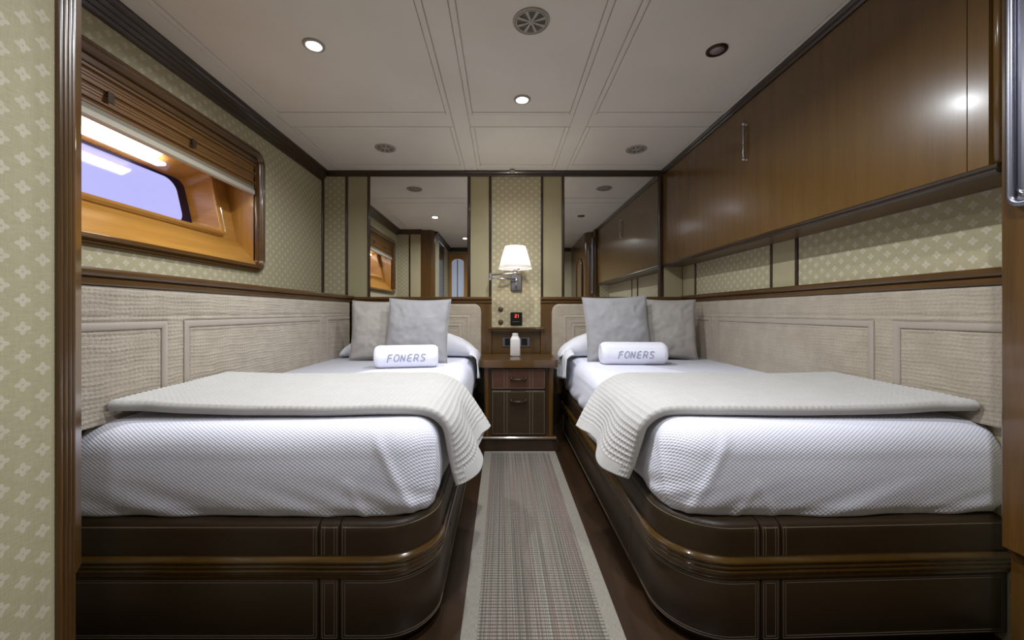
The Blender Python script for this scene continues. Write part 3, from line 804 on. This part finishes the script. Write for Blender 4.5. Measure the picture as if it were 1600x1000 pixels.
# ------------------------------------------------------------ waffle throws
def throw_blanket(label, edge, sg, wallx, yf_aisle, seed):
    """edge: X of the bed side, sg: direction from the edge towards the wall"""
    t = thing('waffle_throw', label, 'blanket', (edge+sg*.45, 1.5, .612)); t['group'] = 'cream waffle throws'
    D = abs(wallx-edge)-.012
    keyA = [(D, .658), (D-.05, .650), (D-.18, .640), (D-.35, .634), (.30, .630), (.10, .630), (.045, .625), (.010, .607), (-.018, .57), (-.026, .50), (-.034, .44), (-.046, .385)]   # front
    keyB = [(D, .668), (D-.07, .660), (D-.18, .648), (D-.35, .638), (.30, .632), (.14, .628), (.09, .622), (.045, .605), (.0, .578), (-.050, .53), (-.095, .48), (-.138, .425)]     # back
    def dens(key, N):
        c = [0]
        for a, b in zip(key, key[1:]): c.append(c[-1]+math.hypot(a[0]-b[0], a[1]-b[1]))
        key = np.array(key); s = np.linspace(0, c[-1], N)
        # smooth by Catmull-like interpolation through dense linear + smoothing
        P_ = np.stack([np.interp(s, c, key[:, 0]), np.interp(s, c, key[:, 1])], 1)
        for _ in range(40): P_[1:-1] = (P_[:-2]+2*P_[1:-1]+P_[2:])/4
        return P_, c[-1]
    N = 380
    A_, LA = dens(keyA, N); B_, LB = dens(keyB, N)
    NV = 210; NB = 40
    u = np.linspace(0, 1, N)
    yfr = np.interp(u, [0, .06, .5, .74, .82, 1], [1.135, 1.165, 1.175, 1.20, 1.225, yf_aisle])
    ybk = np.interp(u, [0, .15, .4, .70, .82, 1], [1.64, 1.72, 1.82, 1.88, 1.86, 1.74])
    for _ in range(30): yfr[1:-1] = (yfr[:-2]+2*yfr[1:-1]+yfr[2:])/4; ybk[1:-1] = (ybk[:-2]+2*ybk[1:-1]+ybk[2:])/4
    rows = []
    hang = np.clip((u-.80)/.20, 0, 1)
    pitch = .0185
    FX = np.linspace(0, 1, 101); FO = np.interp(FX, [0, .08, .22, .36, .55, .8, 1], [0, .018, .046, .030, -.016, -.010, 0]); FD = np.interp(FX, [0, .2, .5, .8, 1], [0, -.012, .022, .012, 0])
    for _ in range(25): FO[1:-1] = (FO[:-2]+2*FO[1:-1]+FO[2:])/4; FD[1:-1] = (FD[:-2]+2*FD[1:-1]+FD[2:])/4
    for i in range(N):
        th = .029*(1-hang[i]*.35); Lu = u[i]*(LA+LB)/2
        P_, Q_ = A_[i], B_[i]
        i0, i1 = max(i-1, 0), min(i+1, N-1)
        row = []
        for side_ in (0, 1):
            cnt = NV if side_ == 0 else NB
            for j in range(cnt):
                f = j/(cnt-1) if side_ == 0 else 1-(j+1)/(cnt+1)
                p_ = P_*(1-f)+Q_*f
                tn = (A_[i1]-A_[i0])*(1-f)+(B_[i1]-B_[i0])*f; tn = tn/np.linalg.norm(tn)
                nn = np.array([tn[1], -tn[0]])      # points up / out on the aisle side
                if nn[1] < 0 and hang[i] < .2: nn = -nn
                elif hang[i] >= .2 and nn[0] > 0: nn = -nn
                y = yfr[i]*(1-f)+ybk[i]*f; W_ = ybk[i]-yfr[i]
                # rounded ends
                dist = min(f, 1-f)*W_; rnd = math.sqrt(max(0, 1-(1-min(1, dist/.012))**2))
                half = th/2*rnd
                hh = 0.0
                # folds of the hanging part
                fold = hang[i]**1.2*(float(np.interp(f, FX, FO))+.003*math.sin(f*2*PI*3.7+seed))
                drop = hang[i]*float(np.interp(f, FX, FD))
                soft = .003*noise.noise(Vector((Lu*6+seed, y*6, 0)))
                if side_ == 0:
                    a = (Lu/pitch) % 1.0; b = (y/pitch) % 1.0
                    ra = math.exp(-((a-.5)/.20)**2); rb = math.exp(-((b-.5)/.20)**2)
                    rim = min(1.0, max(0, (dist-.006)/.004))*(1 if u[i] < .965 else 0)
                    hh = (.0036+.0016*hang[i])*max(ra, rb)*rim
                    if u[i] >= .965: hh = .003
                    if .006 < dist < .03: hh = .0036*max(ra, math.exp(-((((dist-.006)/.012) % 1-.5)/.22)**2))
                    off = half+hh+soft+th/2
                else: off = -half+th/2+soft
                d = p_[0]+nn[0]*(off-th*.5)+(-fold if True else 0)*1.0
                z = p_[1]+nn[1]*(off-th*.5)+drop
                row.append((edge+sg*d, y-.006*hang[i]*math.sin(f*9), z))
        rows.append(row)
    m = MB(); nr = len(rows[0]); m.grid(rows, True, False, True)
    m.f.append(tuple(range(nr))); m.f.append(tuple(reversed(range(len(m.v)-nr, len(m.v))))); m.sm += [False, False]
    build('waffle_cloth', m, 'throw', t, fix=False)
    return t
throw_blanket('cream waffle throw draped over the aisle side of the left bed', -.193, -1, HX0, 1.235, 0.0)
throw_blanket('cream waffle throw draped over the aisle side of the right bed', .463, 1, HX1, 1.285, .8)

# ------------------------------------------------------------ nightstand
ns = thing('nightstand', 'small wooden nightstand with two leather drawers between the beds', 'nightstand', (.107, 2.8, 0))
X0, X1, YN, ZT = -.125, .345, 2.63, .613
build('carcass', MB().box((X0+.03, YN+.012, .02), (X1-.03, 3.0, .575), .002), 'dark_z', ns)
for xa in (X0, X1-.04):
    m = MB(); m.prism([(xa, YN+.03), (xa+.004, YN+.010), (xa+.014, YN), (xa+.026, YN), (xa+.036, YN+.010), (xa+.04, YN+.03), (xa+.04, 3.0), (xa, 3.0)], .02, .575)
    build('side_post', m, 'wood_z', ns, auto=50)
topsec = [(-.02, .563), (.0, .563), (.010, .566), (.016, .573), (.016, .582), (.010, .588), (.004, .590), (.014, .594), (.018, .600), (.016, .608), (.008, .613), (-.02, .613)]
build('top_moulding', MB().sweep([(X0-.012, 3.0), (X0-.012, YN+.015), (X0-.006, YN+.002), (X0+.006, YN-.008), (X1-.006, YN-.008), (X1+.006, YN+.002), (X1+.012, YN+.015), (X1+.012, 3.0)], topsec, side=-1, smooth=False), 'wood_x', ns, auto=50)
build('top', MB().prism([(X0-.008, YN+.0), (X1+.008, YN+.0), (X1+.008, 3.0), (X0-.008, 3.0)], .58, .6125), 'wood_x', ns)
def pxn(px): return (px-785)*YN/615
def drawer(z0, z1, mat, hz, lab):
    a, b = -.072, .286
    d = build('drawer', MB().box((a, YN+.0, z0), (b, YN+.02, z1), .003), mat, ns); d['label'] = lab
    m = MB(); q = .0012; y = YN-.0006
    def rect(x0, x1, za, zb):
        for (p0, p1, r0, r1) in ((x0, x1, za, za+2*q), (x0, x1, zb-2*q, zb), (x0, x0+2*q, za, zb), (x1-2*q, x1, za, zb)): m.box((p0, y, r0), (p1, y+.001, r1))
    rect(a+.005, b-.005, z0+.005, z1-.005)
    for xx in (.012, .031, .183, .202): m.box((xx-q, y, z0+.005), (xx+q, y+.001, z1-.005))
    st = build('stitching', m, 'thread', d)
    h = build('handle', MB().tube([(.062, YN-.022, hz), (.152, YN-.022, hz)], .008, 12), 'leather', d)
    build('handle_post', MB().tube([(.058, YN, hz+.014), (.058, YN-.016, hz+.012), (.064, YN-.022, hz)], .0068, 10), 'leather', d)
    build('handle_post', MB().tube([(.156, YN, hz+.014), (.156, YN-.016, hz+.012), (.150, YN-.022, hz)], .0068, 10), 'leather', d)
drawer(.417, .555, 'leather_red', .482, 'upper reddish brown leather drawer front')
drawer(.112, .405, 'leather', .335, 'lower dark brown leather drawer front')
build('base_moulding', MB().box((X0-.02, YN-.015, .078), (X1+.02, YN+.03, .100), .007), 'wood_x', ns)
build('plinth', MB().box((X0-.03, YN-.004, 0), (X1+.03, YN+.02, .078), .003), 'dark_x', ns)

# bottle
bt = thing('bottle', 'small white plastic bottle standing on the nightstand', 'bottle', (.093, 2.86, .6145))
m = MB(); hw = .036
def sq(hw, z, r, n=6): return [(x, y, z) for x, y in rrect(-hw, hw, -hw*.8, hw*.8, r, n)]
R_ = [sq(hw-.004, 0, .010), sq(hw, .004, .012), sq(hw, .118, .012), sq(hw-.002, .124, .012), sq(.025, .140, .012), sq(.0235, .144, .012)]
m.grid(R_, True, False, True); m.f.append(tuple(range(len(R_[0])))); m.sm.append(False); m.f.append(tuple(reversed(range(len(m.v)-len(R_[0]), len(m.v))))); m.sm.append(False)
build('body', m, 'white_plastic', bt, local=True, auto=45)
build('cap', MB().lathe([(.0, .1445), (.022, .1445), (.022, .160), (.019, .1635), (0, .1635)], n=24), 'white_plastic', bt, local=True, auto=40)

# thermostat, knobs, sockets
YW = YB-.006
th = thing('thermostat', 'small black thermostat with red digits on the lamp panel', 'thermostat', (.108, YW, .878))
build('housing', MB().box((.063, YW-.012, .828), (.155, YW, .930), .004), 'black', th)
m = MB()
def seg_digit(x, z, w_, h, segs):
    q = .0035; y0, y1 = YW-.0135, YW-.012
    D = {'a': ((x, z+h-q), (x+w_, z+h)), 'g': ((x, z+h/2-q/2), (x+w_, z+h/2+q/2)), 'd': ((x, z), (x+w_, z+q)), 'f': ((x, z+h/2), (x+q, z+h)), 'b': ((x+w_-q, z+h/2), (x+w_, z+h)), 'e': ((x, z), (x+q, z+h/2)), 'c': ((x+w_-q, z), (x+w_, z+h/2))}
    for s_ in segs: a, b = D[s_]; m.box((a[0], y0, a[1]), (b[0], y1, b[1]))
seg_digit(.098, .888, .014, .026, 'abged'); seg_digit(.116, .888, .010, .026, 'bc')
build('digits', m, 'digits', th)
m = MB()
for k in range(4): m.box((.080+k*.015, YW-.0125, .855), (.086+k*.015, YW-.012, .859))
build('button_marks', m, 'marks', th)
for k, (z, lab) in enumerate(((.953, 'upper round brown wooden push button on the lamp panel'), (.852, 'lower round brown wooden push button on the lamp panel'))):
    b_ = thing('push_button', lab, 'button', (-.014, YW, z), 'push buttons beside the thermostat')
    build('rim', MB().lathe([(.0, 0), (.020, 0), (.021, -.004), (.018, -.008), (.013, -.007), (0, -.007)], (-.014, YW, z), 24, 'y'), 'wood_x', b_)
    build('cap', MB().lathe([(.011, -.007), (.010, -.012), (0, -.013)], (-.014, YW, z), 20, 'y'), 'wood_z', b_)
sk = thing('socket_plate', 'grey double socket plate on the wooden panel behind the bottle', 'socket', (.107, 3.075, .70))
YS = YB-.03
build('plate', MB().box((-.003, YS-.008, .660), (.217, YS, .738), .003), 'steel', sk)
build('socket_insert', MB().box((.020, YS-.010, .672), (.066, YS-.002, .726), .002), 'black', sk)
build('socket_insert', MB().box((.148, YS-.010, .672), (.194, YS-.002, .726), .002), 'black', sk)

# mirrors
for a, b, lab in ((579, 730.5, 'tall mirror above the left headboard'), (881.5, 1027.5, 'tall mirror above the right headboard')):
    mr = thing('wall_mirror', lab, 'mirror', (PXB((a+b)/2), YB, 1.05))
    build('glass', MB().box((PXB(a), YB-.007, 1.045), (PXB(b), YB-.001, 1.999)), 'mirror', mr)

# wall lamp
wl = thing('wall_lamp', 'swing arm wall lamp with a white shade between the mirrors', 'lamp', (.108, YW, 1.16))
build('wall_plate', MB().box((.065, YW-.022, 1.098), (.151, YW, 1.225), .004), 'steel', wl)
elb = Vector((-.092, 2.975, 0)); piv = Vector((.108, 3.055, 0)); st = Vector((.093, 2.85, 0))
build('pivot', MB().tube([(piv.x, piv.y, 1.13), (piv.x, piv.y, 1.215)], .008, 12).tube([(piv.x, piv.y, 1.19), (piv.x, YW-.02, 1.19)], .007, 10), 'chrome', wl)
build('swing_arm', MB().tube([(piv.x, piv.y, 1.187), (elb.x, elb.y, 1.187)], .006, 10), 'chrome', wl)
build('swing_arm', MB().tube([(elb.x, elb.y, 1.212), (st.x, st.y, 1.212)], .006, 10), 'chrome', wl)
build('elbow', MB().tube([(elb.x, elb.y, 1.172), (elb.x, elb.y, 1.228)], .011, 14), 'chrome', wl)
build('stem', MB().tube([(st.x, st.y, 1.195), (st.x, st.y, 1.228)], .009, 12), 'chrome', wl)
build('bulb_holder', MB().lathe([(0, 1.228), (.014, 1.228), (.017, 1.235), (.017, 1.275), (0, 1.275)], (st.x, st.y, 0), 20), 'white_plastic', wl)
build('switch_knob', MB().tube([(st.x+.015, st.y-.005, 1.24), (st.x+.03, st.y-.02, 1.24)], .004, 8), 'black', wl)
sp = [(.120, 1.247), (.074, 1.406)]
sd = build('lamp_shade', MB().lathe([(.1205, 1.247), (.0745, 1.406), (.0725, 1.406), (.1185, 1.247), (.1205, 1.247)], (st.x, st.y, 0), 48), 'shade', wl)
bpy.data.meshes[sd.data.name].polygons.foreach_set('use_smooth', [True]*len(sd.data.polygons))
build('shade_rim', MB().lathe([(.1212, 1.245), (.1212, 1.2475), (.118, 1.2475), (.118, 1.245), (.1212, 1.245)], (st.x, st.y, 0), 48), 'shade', wl)
bo.parent = wl; bo.location = Vector((st.x, st.y, 1.325))-Vector(wl.location)

# small puck light on the crown
pk = thing('crown_spotlight', 'tiny round puck light on the dark crown above the wall lamp', 'light', (.076, 3.07, 2.02))
build('housing', MB().lathe([(0, 2.012), (.020, 2.012), (.024, 2.020), (.020, 2.032), (0, 2.032)], (.076, 3.056, 0), 24), 'vent', pk)

# ceiling vents
def vent(label, x, y, r):
    t = thing('ceiling_vent', label, 'vent', (x, y, CEIL-.002), 'round ceiling vents')
    z = CEIL
    build('back_disc', MB().lathe([(0, z-.001), (r*.84, z-.001), (r*.84, z+.002), (0, z+.002)], (x, y, 0), 40), 'vent_dark', t)
    build('rim', MB().lathe([(r, z), (r, z-.003), (r*.97, z-.006), (r*.90, z-.006), (r*.88, z-.004), (r*.86, z-.006), (r*.79, z-.006), (r*.76, z-.002), (r*.78, z)], (x, y, 0), 48), 'vent', t, auto=60)
    build('groove_ring', MB().lathe([(r*.895, z-.0064), (r*.895, z-.0066), (r*.865, z-.0066), (r*.865, z-.0064)], (x, y, 0), 48), 'vent_dark', t)
    build('hub', MB().lathe([(0, z-.006), (r*.13, z-.006), (r*.15, z-.004), (r*.20, z-.005), (r*.22, z-.001), (0, z-.001)], (x, y, 0), 24), 'vent', t, auto=60)
    for k in range(8):
        a = 2*PI*(k+.5)/8; ca, sa = math.cos(a), math.sin(a)
        pts = [(r*.2, -.0035), (r*.8, -.0065), (r*.8, .0065), (r*.2, .0035)]
        build('spoke', MB().prism([(x+p*ca-q_*sa, y+p*sa+q_*ca) for p, q_ in pts], z-.005, z-.001), 'vent', t)
    m = MB()
    for k in range(8):
        a = 2*PI*k/8
        for rr_ in (.36, .46, .56, .66):
            n = 5; h_ = .26
            G = [[(x+r*(rr_+d)*math.cos(a+h_*(j/n*2-1)), y+r*(rr_+d)*math.sin(a+h_*(j/n*2-1)), z-.004) for j in range(n+1)] for d in (0, .025)]
            m.grid(G, False)
    f = build('fins', m, mk_fin, t)
mk_fin = mk_plain('vent_fin', S(104, 100, 90), .6)
vent('largest looking round vent in the middle ceiling panel at the top of the picture', .110, 1.50, .070)
vent('round vent in the rear left ceiling panel', -.79, 2.657, .070)
vent('round vent in the rear right ceiling panel', .91, 2.678, .070)
def downlight(label, x, y, lit=True, r=.034):
    t = thing('downlight', label, 'light', (x, y, CEIL-.002), 'recessed ceiling spotlights')
    z = CEIL
    mt = 'vent' if lit else 'bronze'
    build('ring', MB().lathe([(r*1.3, z), (r*1.28, z-.005), (r*1.1, z-.008), (r*.92, z-.007), (r*.86, z-.001)], (x, y, 0), 32), mt, t, auto=60)
    build('lens', MB().lathe([(0, z-.003), (r*.87, z-.003), (r*.87, z), (0, z)], (x, y, 0), 32), 'lens_lit' if lit else 'white_lens', t)
downlight('lit spotlight in the large left ceiling panel', *DOWN[0]); downlight('lit spotlight in the middle ceiling panel in front of the back wall', *DOWN[1])
downlight('lit spotlight in the middle ceiling panel, out of frame and seen as a reflection', *DOWN[2])
downlight('lit spotlight over the passage, seen only in the left mirror', *DOWN[3]); downlight('added unseen spotlight over the passage on the wardrobe side', *DOWN[4])
downlight('unlit spotlight with a dark bronze ring in the right ceiling panel', .907, 1.665, False, .033)

# ------------------------------------------------------------ overhead cabinet
ZC0, ZC1 = 1.285, CEIL
oc = thing('overhead_cabinet', 'long glossy brown overhead cabinet above the right bed', 'cabinet', (1.34, 2.0, ZC0))
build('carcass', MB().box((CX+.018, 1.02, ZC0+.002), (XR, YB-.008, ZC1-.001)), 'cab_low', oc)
def door(y0, y1, nm='door', lab=None):
    d = build(nm, MB().box((CX, y0, ZC0+.026), (CX+.018, y1, ZC1-.034)), 'cab', oc)
    return d
door(1.02, 1.066, 'end_stile'); dA = door(1.0685, 2.0492); dB = door(2.0498, 3.02); door(3.0225, YB-.012, 'rear_stile')
build('top_rail', MB().box((CX+.001, 1.02, ZC1-.033), (CX+.018, YB-.01, ZC1-.002)), 'dark_y', oc)
build('lower_moulding', MB().sweep([(CX, 1.0), (CX, YB-.01)], [(-.018, ZC0), (.0, ZC0), (.006, ZC0+.004), (.006, ZC0+.009), (.001, ZC0+.013), (.005, ZC0+.018), (.003, ZC0+.024), (-.018, ZC0+.025)], side=-1), 'dark_y', oc)
build('end_column', MB().lathe([(0, ZC0+.026), (.013, ZC0+.026), (.013, ZC1-.002), (0, ZC1-.002)], (CX+.014, 1.006, 0), 20), 'cab', oc)
hd = build('handle', MB().tube([(CX-.014, 2.035, 1.725), (CX-.014, 2.035, 1.90)], .0045, 10), 'chrome', dA)
for z in (1.722, 1.903):
    build('handle_mount', MB().lathe([(0, -.022), (.007, -.02), (.006, -.008), (.009, 0)], (CX, 2.035, z), 14, 'x'), 'chrome', dA)

# ------------------------------------------------------------ window
win = bpy.data.objects.new('window_1', None); COL.objects.link(win); win.location = (XL, 1.68, 1.16)
win['kind'] = 'structure'; win['label'] = 'wide rounded cabin window with a golden wood recess in the left wall'; win['category'] = 'window'
def rr_pts(y0, y1, z0, z1, r, n=10, m_=14):
    """rounded rectangle sampled with constant count"""
    P = []
    cs = [(y1-r, z1-r, 0), (y0+r, z1-r, PI/2), (y0+r, z0+r, PI), (y1-r, z0+r, 1.5*PI)]
    for q_, (cy, cz, s0) in enumerate(cs):
        for k in range(n+1): a = s0+PI/2*k/n; P.append((cy+r*math.cos(a), cz+r*math.sin(a)))
        nx = cs[(q_+1) % 4]; a = s0+PI/2; e0 = P[-1]; e1 = (nx[0]+r*math.cos(nx[2]), nx[1]+r*math.sin(nx[2]))
        for k in range(1, m_): P.append((e0[0]+(e1[0]-e0[0])*k/m_, e0[1]+(e1[1]-e0[1])*k/m_))
    return P
def ring_frame(y0, y1, z0, z1, r, sec, fn):
    """sec: (inset, height); fn maps (y, z, height) to a point"""
    G = []
    for ins, h in sec:
        G.append([fn(y, z, h) for y, z in rr_pts(y0+ins, y1-ins, z0+ins, z1-ins, max(r-ins, .004))])
    return MB().grid(G, True, False, True)
osec = [(0, 0), (0, .010), (.004, .016), (.010, .018), (.015, .014), (.018, .020), (.024, .024), (.030, .022), (.034, .014), (.037, .012), (.041, .010), (.045, .004), (.046, -.02)]
fo = build('window_frame', ring_frame(WY0, WY1, WZ0, WZ1, .075, osec, lambda y, z, h: (XL+h, y, z)), 'wood_y', win, auto=50)
# tilted inner plane
def inner(y, t_, h): return (-1.55-.20*t_+h*.98, y, 1.345+t_*.98+h*.2)
IY0, IY1, IT0, IT1 = 1.12, 2.205, .0, .39
isec = [(0, 0), (0, .006), (.004, .010), (.008, .006), (.011, .012), (.016, .014), (.020, .008), (.023, .010), (.027, .010), (.031, .003), (.031, -.01)]
build('inner_frame', ring_frame(IY0, IY1, IT0, IT1, .045, isec, inner), 'gold_y', win, auto=50)
def annulus(outer, inn, fn, mat, name):
    o_ = rr_pts(*outer); i_ = rr_pts(*inn)
    build(name, MB().grid([[fn(y, z, 0) for y, z in o_], [fn(y, z, 0) for y, z in i_]], False, False, True), mat, win)
annulus((1.07, 2.293, .0, .52, .003), (IY0+.015, IY1-.015, IT0+.012, IT1-.015, .04), inner, 'gold_y', 'recess_panel')
# sloped sill, sides, head
ypl, ypr = 1.072, 2.293
build('sloped_sill', MB().add([(XL-.002, ypl, 1.205), (XL-.002, ypr, 1.205), (-1.552, ypr, 1.347), (-1.552, ypl, 1.347), (XL-.002, ypl, 1.18), (XL-.002, ypr, 1.18), (-1.60, ypr, 1.32), (-1.60, ypl, 1.32)], [(0, 1, 2, 3), (4, 7, 6, 5), (0, 4, 5, 1), (3, 2, 6, 7), (0, 3, 7, 4), (1, 5, 6, 2)]), 'gold_y', win)
for yy, s_ in ((ypr, 1), (ypl, -1)):
    build('recess_side', MB().prism([(XL-.001, 1.18), (XL-.001, 1.83), (-1.66, 1.86), (-1.56, 1.33)], yy, yy+s_*.015, 'y'), 'gold_z', win)
build('recess_head', MB().box((-1.67, ypl, 1.825), (XL-.001, ypr, 1.84)), 'gold_y', win)
# reveal and glass
go = [(y, t_) for y, t_ in rr_pts(IY0+.031, IY1-.031, IT0+.031, IT1-.031, .02)]
def deep(y, t_, h): return (-1.70-.20*t_+h, y, 1.375+t_*.90)
gi = [(y, t_) for y, t_ in rr_pts(IY0+.04, IY1-.035, .02, .31, .05)]
build('reveal', MB().grid([[inner(y, t_, 0) for y, t_ in go], [deep(y, t_, 0) for y, t_ in gi]], True, False, True), 'gold_x', win)
g2 = rr_pts(IY0+.09, IY1-.095, .028, .292, .07)
build('glass_border', MB().grid([[deep(y, t_, .001) for y, t_ in gi], [deep(y, t_, .001) for y, t_ in g2]], False, False, True), 'frit', win)
m = MB(); A1 = [deep(y, t_, -.002) for y, t_ in gi]; A2 = [deep(y, t_, -.008) for y, t_ in gi]
n = len(A1); m.add(A1+A2, [tuple(range(n)), tuple(reversed(range(n, 2*n)))]+[(i, (i+1) % n, n+(i+1) % n, n+i) for i in range(n)])
build('window_pane', m, 'glass', win)
st = build('strip_light', MB().box((-1.70, 1.22, 1.650), (-1.652, 1.935, 1.664), .003), 'led', win)
# blind
bl = thing('window_blind', 'raised brown wooden slat blind with a pale bottom rail in the window', 'blind', (-1.44, 1.68, 1.6))
build('head_rail', MB().box((-1.462, 1.085, 1.79), (-1.422, 2.28, 1.815), .003), 'wood_y', bl)
k = 0
z = 1.79
while z > 1.652:
    fold = (1.79-z) % .052
    xo = -1.430-.010*(fold/.052)
    s_ = build('slat', MB().box((xo-.005, 1.09, z-.0105), (xo+.0, 2.275, z), .002), 'blind', bl)
    z -= .0104
for z in (1.782, 1.732, 1.680): build('fold_bar', MB().box((-1.445, 1.088, z-.008), (-1.4225, 2.277, z), .002), 'blind', bl)
for y in (1.43, 1.815): build('cord_tab', MB().box((-1.4225, y-.012, 1.690), (-1.4200, y+.012, 1.728)), 'dark_z', bl)
M['rail_pale'] = mk_plain('pale_fabric_rail', S(176, 166, 148), .6)
build('bottom_rail', MB().box((-1.452, 1.088, 1.606), (-1.428, 2.277, 1.636), .006), 'rail_pale', bl)
M['valance'] = mk_plain('grey_green_backing', S(120, 114, 98), .7)
build('backing_cloth', MB().box((-1.446, 1.089, 1.63), (-1.434, 2.276, 1.655), .003), 'valance', bl)

# ------------------------------------------------------------ rug
rg = thing('runner_rug', 'beige woven runner rug with a plain binding on the floor between the beds', 'rug', (.115, 1.5, 0))
bwid = .048
build('field', MB().box((RX0+bwid, RY0+bwid*.6, .0005), (RX1-bwid, RY1-bwid*.6, .006), .001), 'rug', rg)
for a, b, c_, d in ((RX0, RX0+bwid, RY0, RY1), (RX1-bwid, RX1, RY0, RY1), (RX0+bwid, RX1-bwid, RY0, RY0+bwid*.6), (RX0+bwid, RX1-bwid, RY1-bwid*.6, RY1)):
    build('binding', MB().box((a, c_, .0005), (b, d, .0068), .0012), 'rugb', rg)
